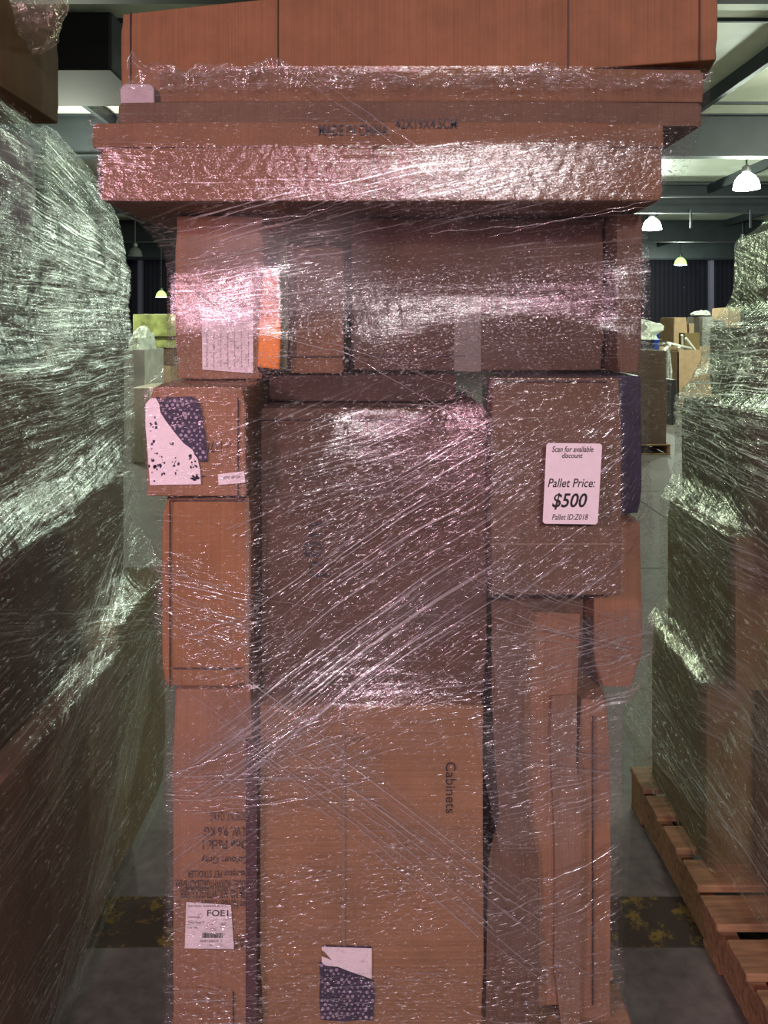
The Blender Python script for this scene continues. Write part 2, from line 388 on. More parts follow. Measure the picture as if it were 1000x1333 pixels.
def film_strand(film, pts, r, mat, parent, tomap, off=.004, name='film_strand', wob=.002):
    out = []
    for k in range(len(pts)-1):
        p, q = np.array(pts[k], float), np.array(pts[k+1], float); n = max(4, int(np.linalg.norm(q-p)/.014))
        for i in range(n+(k == len(pts)-2)):
            c = p+(q-p)*i/n; c[1] += random.uniform(-1, 1)*wob
            a, dep = film.at(c[0], c[1]); x, y, z = tomap(np.array([[a]]), np.array([[dep-off-r]]), np.array([[c[1]]])); out.append((x[0, 0], y[0, 0], z[0, 0]))
    bm = bmesh.new(); ph = random.uniform(0, 6)
    tube_bm(bm, out, lambda t: r*(.55+.45*math.sin(ph+t*23)*math.sin(t*9+ph)+.25), 6)
    return link(name, bm, mat, parent, True)
# ------------------------------------------------------------------ the setting
def setting():
    bm = bmesh.new(); box_bm(bm, -16, 18, -12, 34, -.2, 0)
    fl = struct(link('floor', bm, M_FLOOR))
    bm = bmesh.new(); box_bm(bm, -3.0, 3.4, 1.93, 2.10, 0, .0016); link('painted_stripe', bm, M_YEL, fl)
    bm = bmesh.new(); box_bm(bm, -6.0, 6.4, 3.86, 3.90, 0, .0012); link('painted_stripe', bm, M_YEL, fl)
    m_joint = mat_simple('floor_joint', (.02, .02, .02), .9)
    for y in (5.0, 7.4, 11.0):
        bm = bmesh.new(); box_bm(bm, -14, 16, y, y+.012, 0, .0006); link('floor_joint', bm, m_joint, fl)
    bm = bmesh.new(); box_bm(bm, 2.32, 2.335, -10, 32, 0, .0006); link('floor_joint', bm, m_joint, fl)
    m_wall = mat_simple('dark_wall_panel', (.035, .030, .060), .7, noise=.25, nscale=1.5)
    def wall_mat():
        t = NT('ribbed_wall'); tc = t.n('ShaderNodeTexCoord')
        wv = t.n('ShaderNodeTexWave', bands_direction='X', i={0: tc.outputs['Object'], 'Scale': 1.6})
        c = t.ramp(wv.outputs[1], [(.0, (.012, .011, .026)), (1, (.022, .019, .040))])
        b = t.n('ShaderNodeBump', i={'Strength': .15, 'Distance': .03, 'Height': wv.outputs[1]})
        return t.end(t.n('ShaderNodeBsdfPrincipled', i={'Base Color': c, 'Roughness': .6, 'Normal': b.outputs[0]}).outputs[0])
    mw = wall_mat()
    bm = bmesh.new(); box_bm(bm, -16, 18, 33.8, 34, 0, 5.9); struct(link('wall_back', bm, mw))
    bm = bmesh.new(); box_bm(bm, -16, -15.8, -12, 33.8, 0, 5.9); struct(link('wall_left', bm, m_wall))
    bm = bmesh.new(); box_bm(bm, 17.8, 18, -12, 33.8, 0, 5.9); struct(link('wall_right', bm, m_wall))
    bm = bmesh.new(); box_bm(bm, -15.8, 17.8, -12, -11.8, 0, 5.9); struct(link('wall_front', bm, m_wall))
    def roof_mat():
        t = NT('roof_panel'); tc = t.n('ShaderNodeTexCoord')
        n1 = t.n('ShaderNodeTexNoise', i={0: tc.outputs['Object'], 'Scale': .7, 'Detail': 5.0})
        c = t.ramp(n1.outputs[0], [(.35, (.42, .46, .36)), (.65, (.66, .70, .58))])
        return t.end(t.n('ShaderNodeBsdfPrincipled', i={'Base Color': c, 'Roughness': .55}).outputs[0])
    bm = bmesh.new(); box_bm(bm, -16, 18, -12, 34, 5.0, 5.15); ce = struct(link('ceiling', bm, roof_mat()))
    m_beam = mat_simple('painted_steel', (.020, .027, .032), .6, noise=.2, nscale=3)
    for y in (-5.4, .5, 6.4, 12.3, 18.2, 24.1, 30.0):
        bm = bmesh.new(); box_bm(bm, -15.8, 17.8, y, y+.03, 4.34, 5.0); box_bm(bm, -15.8, 17.8, y-.09, y+.12, 4.32, 4.345); box_bm(bm, -15.8, 17.8, y-.09, y+.12, 4.975, 5.0)
        link('roof_girder', bm, m_beam, ce)
    for x in (-13.3, -10.3, -7.3, -4.35, -1.3, 1.7, 4.7, 7.7, 10.7, 13.7, 16.5):
        bm = bmesh.new(); box_bm(bm, x-.04, x+.04, -11.8, 33.8, 4.80, 4.999); link('roof_joist', bm, m_beam, ce)
    for y in np.arange(-7.0, 33, 3.1):
        bm = bmesh.new(); box_bm(bm, -15.8, 17.8, y-.02, y+.02, 4.96, 4.999); link('roof_purlin', bm, m_beam, ce)
    bm = bmesh.new(); box_bm(bm, -15.8, 17.8, 16.6, 16.64, 4.42, 4.46); link('conduit', bm, m_beam, ce)
    for x in (3.2, 5.0, 7.2, 8.6):
        bm = bmesh.new(); box_bm(bm, x-.02, x+.02, 18.0, 18.04, 3.95, 4.4); link('hanger_rod', bm, m_beam, ce)
    # steel columns near the back wall
    m_col = mat_simple('column_paint', (.11, .10, .15), .5)
    for x in (-14, -9.6, 12.9):
        bm = bmesh.new(); box_bm(bm, x-.08, x+.08, 30.2, 30.4, 0, 4.3); struct(link('trim_%d' % (int(abs(x))), bm, m_col))
    # black block added in place of the dark roof beams above the left pallet
    bm = bmesh.new()
    box_bm(bm, -5.6, -2.9, 8.2, 9.6, 4.34, 4.96)
    m_d = mat_simple('dark_beam', (.004, .004, .006), .8)
    d = link('dark_beam_block', bm, m_d); bevel_mod(d, .04, 2); d.parent = bpy.data.objects['ceiling']
setting()

M_GLOW = mat_simple('lit_lamp_shade', (.9, .9, .9), .4, emit=(.95, 1.0, .97), es=14)
M_GLOWG = mat_simple('lit_green_lamp', (.8, .9, .8), .4, emit=(.50, 1.0, .22), es=1.7)
M_LAMPOFF = mat_simple('unlit_lamp_shade', (.20, .22, .20), .4)
M_METAL = mat_simple('lamp_housing', (.28, .29, .28), .4, metal=.6)
def bay_lamp(label, loc, s, mat, power, col):
    r = empty('high_bay_lamp', loc); tag(r, label, 'lamp')
    def lathe(prof, m, nm):
        bm = bmesh.new(); rings = []
        for rr, z in prof: rings.append([bm.verts.new((rr*s*math.cos(a), rr*s*math.sin(a), z*s)) for a in [k*math.pi/12 for k in range(24)]])
        for a, b in zip(rings, rings[1:]):
            for k in range(24): bm.faces.new((a[k], a[(k+1) % 24], b[(k+1) % 24], b[k]))
        bm.faces.new(rings[0][::-1]); bm.faces.new(rings[-1]); return link(nm, bm, m, r, False)
    lathe([(.50, 0), (.48, .16), (.42, .36), (.30, .52), (.16, .62)], mat, 'lamp_shade')
    lathe([(.13, .62), (.17, .68), (.17, .86), (.10, .92), (.05, .95)], M_METAL, 'ballast_housing')
    bm = bmesh.new(); box_bm(bm, -.012, .012, -.012, .012, .95*s, max(5.0-loc[2], s)); link('cord', bm, M_METAL, r)
    if power:
        l = bpy.data.lights.new('lamp_bulb', 'POINT'); l.energy = power; l.color = col; l.shadow_soft_size = .2*s
        o = bpy.data.objects.new('lamp_bulb', l); C.objects.link(o); o.location = (0, 0, -.12); o.parent = r
for lab, (px, py, Y), s, m, pw in [
    ('large bright white dome lamp under the roof at upper right', (972, 246, 13.6), .45, M_GLOW, 170),
    ('bright white dome lamp just right of the wrapped pallet top', (849, 299, 18.8), .46, M_GLOW, 240),
    ('small green-rimmed lit lamp hanging before the far dark wall', (886, 345, 28.0), .44, M_GLOWG, 160),
    ('unlit grey dome lamp hanging near the far wall', (967, 321, 24.0), .44, M_LAMPOFF, 0),
    ('small flat green lamp seen in the gap left of the main pallet', (210, 387, 26.0), .36, M_GLOWG, 60),
    ('dim unlit lamp in the dark above the left gap', (176, 333, 22.0), .40, M_LAMPOFF, 0)]:
    bay_lamp(lab, P(px, py, Y), s, m, pw*2.6, (.86, 1.0, .84))

# ------------------------------------------------------------------ main pallet and its load
XA = (1, 0, 0); ZA = (0, 0, 1)
def main_load():
    pallet('wooden pallet at the bottom under the film-wrapped stack of boxes in the middle', (-.435, 1.545, 0), .945, 1.06, M_WOOD)
    T = .134
    O = []
    def bx(label, px0, px1, z0, z1, Y, depth, mat, **k):
        x0, x1 = xof(px0, Y), xof(px1, Y); O.append((x0, x1, z0, z1, Y))
        return carton(label, x0, x1, Y, Y+depth, z0, z1, mat, **k)
    # bottom row
    b = bx('tall salmon-brown box with upside-down printing and a white shipping label, bottom left corner', 222, 331, T, .834, 1.53, .5, CARD['salmon'],
           tape=[('v', .93, .022, -1, .72, M_TAPED)], seam=[('v', .5, -1, -.72), ('h', -.47, -.2, .55)])
    f = 1.53
    lines = [('GROSS WT. 12.6 KG', 1062, 50), ('N.W. 9.6 KG', 1082, 58), ('One Pack 1', 1099, 60), ('Colour: Gray', 1118, 62), ('Description PET STROLLER', 1136, 80),
             ('MODEL: BOXWHYG8220XDTBHAR', 1151, 96), ('ITEM NO. 363C/WTR/GC/UL/300K', 1163, 90), ('Item Number: 133064-1', 1177, 66)]
    for s, py, wpx in lines:
        w_ = wpx*f/1000
        text_part(s, M_INKB, b, (xof(324-wpx/2, f), f, zof(py, f)), XA, ZA, w_, .0185, rot=math.pi, bold=.01)
    text_part('FRANC', M_INKB, b, (xof(312, f), f, zof(1226, f)), XA, ZA, .062, .030, rot=math.pi)
    lp = [P(241, 1233, f), P(305, 1234, f), P(301, 1177, f), P(243, 1173, f)]
    lb = plate('shipping_label', [Vector((p.x, f-.0022, p.z)) for p in lp], M_LABEL, b)
    fy = f-.0030
    text_part('FOE1', M_INK, b, (xof(284, f), fy, zof(1187, f)), XA, ZA, .042, .0125, off=.0004, bold=.012)
    for i, (s, cx, py, wd) in enumerate([('SHIP FROM: WAREHOUSE 14', 268, 1178, .070), ('Distribution', 254, 1192, .028), ('Street Road 42', 256, 1199, .033), ('City 1024', 252, 1206, .022), ('GTM', 278, 1208, .012), ('0000124112613', 275, 1223, .044)]):
        text_part(s, M_INKB, b, (xof(cx, f), fy, zof(py, f)), XA, ZA, wd, .0042, off=.0004)
    bm = bmesh.new(); x = xof(264, f); rr = random.Random(3)
    while x < xof(290, f):
        wd = rr.choice((.0006, .0011, .0017)); box_bm(bm, x, x+wd, fy-.0008, fy, zof(1219, f), zof(1213, f)); x += wd+rr.choice((.0006, .0012))
    link('bar_code', bm, M_INK).parent = b; bpy.data.objects['bar_code'].matrix_parent_inverse = b.matrix_world.inverted()
    b = bx('large square brown box with rotated printing and a torn polka-dot sticker, bottom centre', 336, 632, T, .792, 1.55, .5, CARD['tan'],
           tape=[('v', -.25, .006, -1, 1, M_TAPE)])
    f = 1.55
    text_part('Cabinets', M_INK, b, (xof(587, f), f, zof(1025, f)), XA, ZA, .103, .020, rot=-math.pi/2)
    text_part('ALIGHT', M_INKB, b, (xof(466, f), f, zof(962, f)), XA, ZA, .030, .006)
    dotted(b, f-.0022, [(416, 1252), (418, 1250), (424, 1256), (440, 1258), (455, 1264), (470, 1269), (487, 1276), (488, 1298), (486, 1320), (487, 1327), (470, 1326), (450, 1328), (430, 1327), (418, 1326), (416, 1300), (417, 1270)], f)
    plate('torn_paper', [Vector((P(x, y, f).x, f-.0022, P(x, y, f).z)) for x, y in [(419, 1231), (484, 1233), (484, 1273), (470, 1268), (455, 1263), (440, 1257), (428, 1256), (419, 1254)]], M_LABEL, b)
    plate('torn_paper', [Vector((P(x, y, f).x, f-.0022, P(x, y, f).z)) for x, y in [(421, 1229.5), (483, 1231), (484, 1233), (419, 1231)]], M_NAVY, b)
    plate('torn_flap', [Vector((P(x, y, f).x, f-.003, P(x, y, f).z)) for x, y in [(419, 1235), (423, 1238), (432, 1248), (427, 1246), (419, 1243)]], CARD['kraft'], b)
    bx('dim brown box set back behind the standing cardboard sheets, bottom right', 640, 732, T, .79, 1.66, .4, CARD['brown'])
    bx('tall narrow brown box with crushed edges at the bottom right corner', 750, 799, T, .792, 1.575, .48, CARD['salmon'], dent=.006, bulge=.005,
       seam=[('v', -.1, -.9, .9)])
    # standing flattened sheets
    def sheet(label, outl, Y, th, mat, dx=.0):
        bm = bmesh.new(); n = len(outl); a = []; c = []
        for (x, y) in outl:
            p = P(x, y, Y); p.y += .006*math.sin(p.z*9+x*.05); a.append(bm.verts.new(p)); c.append(bm.verts.new(p+Vector((0, th, 0))))
        bm.faces.new(a); bm.faces.new(c[::-1])
        for i in range(n): j = (i+1) % n; bm.faces.new((a[j], a[i], c[i], c[j]))
        bmesh.ops.recalc_face_normals(bm, faces=bm.faces)
        o = link('cardboard_sheet', bm, mat); tag(o, label, 'cardboard')
        xs = [P(x, y, Y).x for x, y in outl]; zs = [P(x, y, Y).z for x, y in outl]
        O.append((min(xs)+.008, max(xs)-.008, min(zs), max(zs)-.05, Y-.004)); return o
    zb = CY+(H-T)/1.56*1000-1
    sheet('torn grey-brown cardboard sheet with a wavy left edge standing right of the big bottom box',
          [(640, 782), (641, 900), (644, 980), (648, 1030), (650, 1066), (645, 1080), (639, 1100), (635, 1130), (634, 1200), (633, zb), (700, zb), (703, 1170), (702, 1120), (690, 1070), (684, 1000), (682, 900), (686, 840), (690, 782)], 1.556, .004, CARD['brown'])
    sheet('salmon cardboard strip standing upright between two brown sheets at lower right',
          [(684, 830), (683, 900), (676, 1000), (673, 1060), (676, 1100), (668, 1130), (662, 1166), (662, 1310), (746, 1310), (744, 1165), (742, 1050), (738, 930), (752, 905), (756, 800), (690, 795)], 1.575, .005, CARD['salmon'])
    sheet('pale creased cardboard strip leaning beside the narrow bottom right box',
          [(718, 905), (716, 960), (722, 1080), (723, 1170), (722, 1260), (731, zb), (756, zb), (757, 1200), (756, 1050), (750, 990), (752, 905)], 1.562, .003, CARD['dust'])
    # middle rows
    b = bx('tall narrow orange-brown box below the small box on the left side', 208, 328, .836, 1.220, 1.535, .5, CARD['orange'],
           seam=[('v', -.78, -1, .95), ('h', .95, -.76, .9), ('h', -.80, -.7, .8)], tape=[('v', .90, .008, -1, 1, M_TAPE)], dent=.012)
    b = bx('small square box with a torn polka-dot label and upside-down digits on the left side', 188, 322, 1.224, 1.440, 1.50, .48, CARD['salmon'],
           seam=[('v', .82, -1, .8)], dent=.012)
    f = 1.50; g = lambda pts, o=.0022: [Vector((P(x, y, f).x, f-o, P(x, y, f).z)) for x, y in pts]
    plate('torn_paper', g([(190, 526), (196, 519), (203, 518), (208, 524), (209, 536), (216, 547), (228, 563), (240, 577), (252, 585), (258, 598), (261, 612), (262, 630), (196, 631), (193, 590), (190, 555)]), M_LABEL, b)
    dotted(b, f-.0024, [(203, 517), (207, 516), (212, 521), (218, 516), (228, 517), (240, 516), (250, 516), (258, 521), (262, 530), (265, 550), (269, 575), (271, 600), (262, 601), (254, 592), (251, 585), (240, 577), (228, 563), (216, 547), (209, 536), (208, 526)], f)
    bm = bmesh.new(); rr = random.Random(5)
    for (cx, cy, n, sx, sy) in [(200, 565, 6, 5, 22), (206, 605, 26, 13, 16), (252, 603, 12, 6, 9), (256, 622, 14, 8, 5), (224, 578, 3, 4, 3), (228, 607, 8, 6, 12), (202, 548, 5, 4, 16)]:
        for _ in range(n):
            x = cx+rr.gauss(0, .5)*sx; y = cy+rr.gauss(0, .5)*sy
            if not 192 < x < 272 or y > 629: continue
            r0 = rr.uniform(.6, 2.6); vs_ = []
            for k in range(7): a = k*2*math.pi/7; q = P(x+math.cos(a)*r0*rr.uniform(.4, 1.2), y-math.sin(a)*r0*rr.uniform(.5, 1.5), f); vs_.append(bm.verts.new((q.x, f-.0032, q.z)))
            bm.faces.new(vs_)
    o = link('ink_remnants', bm, M_NAVY); o['kind'] = 'stuff'; o.parent = b; o.matrix_parent_inverse = b.matrix_world.inverted()
    text_part('117/', M_INK, b, (xof(280, f), f-.0018, zof(581, f)), XA, ZA, .028, .021, rot=math.pi)
    lb = plate('small_label', g([(284, 617), (318, 613), (320, 628), (285, 631)]), M_LABEL, b)
    text_part('X001 8PT04', M_INKB, b, (xof(302, f), f-.0030, zof(621, f)), XA, ZA, .034, .006, off=.0004, rot=.06)
    b = bx('big dark brown box with large rotated digits in the centre of the stack', 337.5, 636, .794, 1.390, 1.585, .5, CARD['dark'], seam=[('h', .92, -1, 1)])
    f = 1.585
    text_part('p8n', M_INK, b, (xof(410, f), f, zof(715, f)), XA, ZA, .112, .050, rot=math.pi/2, bold=-.005)
    text_part('SS', M_INKB, b, (xof(562, f), f, zof(687, f)), XA, ZA, .030, .016)
    bx('flat dark carton lying on the big dark centre box', 348, 596, 1.392, 1.452, 1.69, .4, CARD['deep'])
    bx('wide front brown box behind the white price label', 638, 812, 1.020, 1.456, 1.53, .066, CARD['brown'], seam=[('h', .965, -.95, .75)], tape=[('h', -.52, .004, -1, 1, M_TAPE)])
    b = bx('navy plastic-faced box edge showing right of the price-label box', 660, 838, 1.155, 1.454, 1.64, .45, M_NAVY)
    bx('brown box with crushed corners low on the right side of the stack', 770, 841, .800, 1.150, 1.605, .48, CARD['salmon'], dent=.02, bulge=.007)
    bx('brown box set back below the price-label box', 642, 762, .800, 1.150, 1.67, .4, CARD['brown'])
    # upper recessed row
    b = bx('box with a large white address sheet at upper left under bright pink film', 226, 344, 1.442, 1.802, 1.68, .45, CARD['salmon'])
    f = 1.68
    lb = plate('address_sheet', [Vector((P(x, y, f).x, f-.0025, P(x, y, f).z)) for x, y in [(263, 400), (330, 400), (330, 486), (264, 481)]], M_LABEL, b)
    for k in range(7):
        text_part('|'+' '.join(random.choice(['ship', 'to', 'row', 'item', 'no']) for _ in range(4)), M_INKB, b, (xof(270+k*9, f), f-.0033, zof(455, f)), XA, ZA, .075, .0045, rot=math.pi/2, off=.0004)
    bm = bmesh.new(); a = [P(343, 350, 1.655), P(362, 350, 1.655), P(366, 420, 1.655), P(364, 482, 1.655), P(335, 478, 1.655), P(337, 420, 1.655)]
    fr = [bm.verts.new(p) for p in a]; bk = [bm.verts.new(p+Vector((0, .016, 0))) for p in a]
    bm.faces.new(fr); bm.faces.new(bk[::-1])
    for i in range(6): j = (i+1) % 6; bm.faces.new((fr[j], fr[i], bk[i], bk[j]))
    bmesh.ops.recalc_face_normals(bm, faces=bm.faces)
    o = link('padded_envelope', bm, mat_simple('orange_paper', (.85, .26, .015), .5, noise=.08)); bevel_mod(o, .004, 2); tag(o, 'bright orange padded envelope wedged upright beside the white address sheet', 'envelope')
    bm = bmesh.new(); q = [P(335, 478, 1.652), P(364, 482, 1.652), P(364, 486, 1.652), P(338, 485, 1.652)]
    bm.faces.new([bm.verts.new(p) for p in q]); bmesh.ops.solidify(bm, geom=bm.faces[:], thickness=.012); link('envelope_flap', bm, o.data.materials[0], o)
    bx('narrow upright brown box with folded bottom flaps right of the orange envelope', 374, 450, 1.453, 1.735, 1.70, .4, CARD['kraft'], seam=[('h', -.72, -.9, .9), ('v', -.75, -.7, 1)])
    O.pop()
    O.append((xof(335, 1.652), xof(365, 1.652), 1.462, 1.67, 1.648))
    O.append((xof(374, 1.7), xof(450, 1.7), 1.453, 1.735, 1.70))
    bx('wide dark box with a grey tape strip in the upper middle of the stack', 456, 788, 1.458, 1.802, 1.725, .42, CARD['dark'], tape=[('v', -.08, .060, -1, 0, M_TAPEG)], seam=[('h', -.8, -.9, -.1)])
    bx('slim brown box standing at the upper right edge below the long flat cartons', 802, 838, 1.458, 1.802, 1.655, .45, CARD['brown'])
    # overhanging long cartons
    b = bx('long brown box overhanging both sides below the carton printed with its size', 128, 866, 1.806, 1.916, 1.525, .6, CARD['kraft'],
           seam=[('v', -.03, -1, 1)], bulge=.004)
    b = bx('long flat carton printed MADE IN CHINA and its size, near the top', 118, 866, 1.919, 1.972, 1.55, .6, CARD['kraft'], bulge=.002)
    f = 1.55
    text_part('MADE IN CHINA', M_INK, b, (xof(460, f), f, zof(169, f)), XA, ZA, .140, .0225, bold=.012)
    text_part('42X19X4.5CM', M_INK, b, (xof(555, f), f, zof(161, f)), XA, ZA, .125, .0195, bold=.012)
    bx('long flat dark carton between the printed carton and the top flat carton', 152, 916, 1.975, 2.028, 1.60, .55, CARD['brown'], bulge=.002)
    bx('long flat brown carton directly under the big unwrapped top box', 206, 918, 2.031, 2.104, 1.62, .5, CARD['kraft'], bulge=.002)
    bx('short pale grey box end at the upper left corner beside the top flat carton', 154, 202, 2.031, 2.098, 1.70, .4, mat_simple('grey_carton', (.42, .36, .37), .7, noise=.1))
    # big unwrapped box on top, turned a little
    ang = math.atan2(-.228, 1); L = 1.385
    c0 = Vector((-.655, 1.90, 0)); d = Vector((math.cos(ang), math.sin(ang), 0)); nn = Vector((-math.sin(ang), math.cos(ang), 0)); dep = .55
    ctr = c0+d*L/2+nn*dep/2
    b = carton('big orange-brown unwrapped box lying askew on top of the wrapped stack', ctr.x-L/2, ctr.x+L/2, ctr.y-dep/2, ctr.y+dep/2, 2.112, 2.335, CARD['rust'], rz=ang, bulge=.003,
               seam=[('v', -.955, -1, 1), ('v', -.40, -1, 1), ('v', .56, -1, 1), ('v', .945, -1, 1)])
    return O

def dotted(parent, y, pts, f):
    """torn dark sticker with pale dots; the dots are small discs of their own sub-mesh"""
    o = plate('dotted_sticker', [Vector((P(a, b, f).x, y, P(a, b, f).z)) for a, b in pts], M_NAVY, parent, .0007)
    import mathutils.geometry as mg
    def inside(x, yy):
        c = False; n = len(pts); j = n-1
        for i in range(n):
            if (pts[i][1] > yy) != (pts[j][1] > yy) and x < (pts[j][0]-pts[i][0])*(yy-pts[i][1])/(pts[j][1]-pts[i][1])+pts[i][0]: c = not c
            j = i
        return c
    bm = bmesh.new(); rr = random.Random(2); xs = [p[0] for p in pts]; ys = [p[1] for p in pts]
    yy = min(ys); row = 0
    while yy < max(ys):
        xx = min(xs)+(row % 2)*3.6
        while xx < max(xs):
            cx, cy = xx+rr.uniform(-1, 1), yy+rr.uniform(-1, 1); r0 = rr.choice((1.3, 1.6, 2.2))
            if all(inside(cx+dx*r0, cy+dy*r0) for dx, dy in ((1, 0), (-1, 0), (0, 1), (0, -1))) and rr.random() > .2:
                vs_ = []
                for k in range(10): q = P(cx+r0*math.cos(k*.6283), cy-r0*math.sin(k*.6283), f); vs_.append(bm.verts.new((q.x, y-.0010, q.z)))
                bm.faces.new(vs_)
            xx += 7.2
        yy += 5.6; row += 1
    d = link('pale_dots', bm, M_DOT); d.parent = o; d.matrix_parent_inverse = o.matrix_world.inverted(); d['kind'] = 'stuff'
M_DOT = mat_simple('pale_dot_print', (.33, .27, .36), .6)
OBST = main_load()

# ------------------------------------------------------------------ film around the main stack
def main_film():
    r = empty('stretch_film', (0, 1.55, .134)); tag(r, 'clear stretch film wrapped in crossing bands around the middle stack, glinting pink', 'stretch film')
    Lp = [(86, 172, 1.68), (100, 170, 1.68), (128, 148, 1.62), (150, 115, 1.57), (168, 112, 1.56), (190, 119, 1.54), (262, 127, 1.53), (272, 150, 1.54), (300, 195, 1.60), (330, 217, 1.65), (350, 222, 1.67), (440, 223, 1.67),
          (470, 220, 1.65), (492, 200, 1.58), (503, 187, 1.51), (640, 186, 1.50), (656, 204, 1.52), (760, 206, 1.53), (870, 206, 1.53), (893, 214, 1.53), (905, 218, 1.53), (1020, 219, 1.53), (1180, 219, 1.53), (1290, 219, 1.53), (1348, 214, 1.53)]
    Rp = [(86, 922, 1.64), (110, 922, 1.62), (150, 922, 1.60), (165, 912, 1.57), (190, 903, 1.56), (225, 886, 1.55), (250, 862, 1.56), (268, 842, 1.60), (300, 841, 1.64), (400, 842, 1.66), (480, 843, 1.65), (600, 842, 1.64), (680, 847, 1.61), (760, 846, 1.61), (860, 844, 1.61),
          (885, 836, 1.60), (900, 812, 1.58), (920, 804, 1.575), (1000, 803, 1.575), (1200, 803, 1.575), (1290, 808, 1.575), (1345, 830, 1.58)]
    def arr(Q):
        q = sorted([(zof(y, Y), xof(x, Y)) for x, y, Y in [(b, a, c) for a, b, c in Q]]); return [a for a, b in q], [b for a, b in q]
    zs = (.136, 2.098)
    lo = arr(Lp); hi = arr(Rp)
    def arrY(Q): q_ = sorted([(zof(y, Y), Y) for y, x, Y in Q]); return [a for a, b in q_], [b for a, b in q_]
    fl = Film(zs, lo, hi, OBST, 1.86, 240, 500, 1400, off=.009, tz=.25, wr=.0016, pin=(arrY(Lp), arrY(Rp)))
    tm = lambda A, D, Z: (A, D, Z)
    mA = mat_film('clear_film', base=.045, streak=.30, thr=(.56, .74), su=4, sv=180, bump=.7, crinkle=.6, soft=2.2, cs=(90, 220), haze=.26, rough=.15, thresh=(.57, .78))
    mB = mat_film('crinkled_film', base=.04, streak=.55, thr=(.50, .70), su=7, sv=170, bump=.8, crinkle=1.0, cs=(60, 300), haze=.28, rough=.15, edge=.30, patch=.6)
    film_loop(fl, 2.60, mA, r, tm, inset=-.003)
    def mk(nm, wd, **k):
        kw = dict(base=.03, streak=.62, thr=(.56, .66), su=2.2, sv=170, bump=1.1, crinkle=.9, cs=(40, 230), haze=.15, rough=.14, edge=wd, patch=.9, wp=.006, thresh=(.56, .76)); kw.update(k)
        return mat_film('band_film_'+nm, **kw)
    def q(x, y, Y=1.56): return (xof(x, Y), zof(y, Y))
    B = [  # from, to, width m, kwargs
        ('rise_wide', (150, 1105), (900, 560), .40, dict(patch=1.0, streak=.5)),
        ('rise_low', (200, 1050), (720, 680), .16, dict(streak=1.5, patch=.2, base=.10, su=.9, sv=150, ufade=.96, thr=(.54, .64))),
        ('rise_mid', (300, 830), (760, 520), .22, dict(streak=1.3, patch=.5, su=1.4, crinkle=1.2, ufade=.84)),
        ('pink_haze', (200, 372), (520, 330), .24, dict(base=.30, haze=.45, streak=.6, patch=.3, ufade=.5, crinkle=1.4)),
        ('burst', (300, 640), (600, 580), .14, dict(base=.04, streak=.6, crinkle=1.8, cs=(70, 220), ufade=.46, patch=.4)),
        ('burst_low', (230, 850), (400, 800), .20, dict(streak=.5, crinkle=1.6, cs=(60, 220), ufade=.26, patch=.4)),
        ('fall_low', (240, 850), (860, 1330), .17, dict(streak=1.3, patch=.2, base=.05, su=.8, sv=170, crinkle=.15, thr=(.58, .72), wp=.003)),
        ('fan_top', (190, 330), (740, 215), .15, dict(streak=1.0, patch=.3)),
        ('fan_mid', (190, 400), (860, 330), .22, dict(streak=.5, crinkle=1.2, cs=(110, 220))),
        ('glitter', (190, 440), (870, 400), .26, dict(streak=.25, crinkle=1.6, cs=(150, 240), thresh=(.53, .72))),
        ('cross_mid', (300, 600), (700, 440), .16, dict(streak=.5, crinkle=1.3, cs=(70, 220))),
        ('mid_left', (310, 700), (640, 560), .22, dict(streak=.5, crinkle=1.3, cs=(70, 220))),
        ('fall_right', (600, 740), (900, 860), .10, dict(streak=.6, patch=.3)),
        ('low_cross', (300, 985), (820, 850), .17, dict(streak=.55)),
        ('belt', (180, 1010), (500, 1010), .11, dict(streak=.6, patch=.3)),
        ('bottom', (180, 1300), (880, 1270), .17, dict(streak=.55, crinkle=1.3, cs=(70, 210))),
        ('bottom_rise', (200, 1200), (640, 1120), .25, dict(streak=.3, crinkle=1.5, cs=(70, 210))),
        ('top_long', (430, 232), (900, 190), .09, dict(streak=.5, crinkle=1.2, cs=(80, 210), ufade=.73)),
        ('top_right', (520, 280), (900, 200), .14, dict(streak=.5, crinkle=1.4, cs=(110, 230))),
        ('low_right', (640, 1200), (860, 1120), .20, dict(streak=.55, patch=.5)),
        ('right_haze', (630, 1010), (860, 960), .32, dict(base=.10, streak=.4, haze=.3, patch=.5)),
        ('right_mid', (640, 860), (880, 820), .16, dict(base=.08, streak=.5, haze=.3, patch=.5)),
        ('left_mid', (170, 740), (340, 790), .20, dict(base=.04, streak=.5, patch=.5)),
        ('low_right2', (630, 960), (860, 1010), .10, dict(streak=.5, patch=.5)),
    ]
    for i, (nm, a, b, wd, k) in enumerate(B):
        film_band(fl, q(*a), q(*b), wd, mk(nm, wd, **k), r, tm, off=.0022+.0009*i)
    mS = mat_film('film_rope', base=.22, streak=.5, haze=.35, rough=.12, crinkle=.4)
    def mat_rope():
        t = NT('film_strand'); tr = t.n('ShaderNodeBsdfTransparent'); gl = t.n('ShaderNodeBsdfAnisotropic', i={'Color': (1, 1, 1, 1), 'Roughness': .12})
        df = t.n('ShaderNodeBsdfDiffuse', i={'Color': (.8, .78, .8, 1)}); m1 = t.n('ShaderNodeMixShader', i={0: .3, 1: gl.outputs[0], 2: df.outputs[0]})
        return t.end(t.n('ShaderNodeMixShader', i={0: .42, 1: tr.outputs[0], 2: m1.outputs[0]}).outputs[0])
    mR = mat_rope()
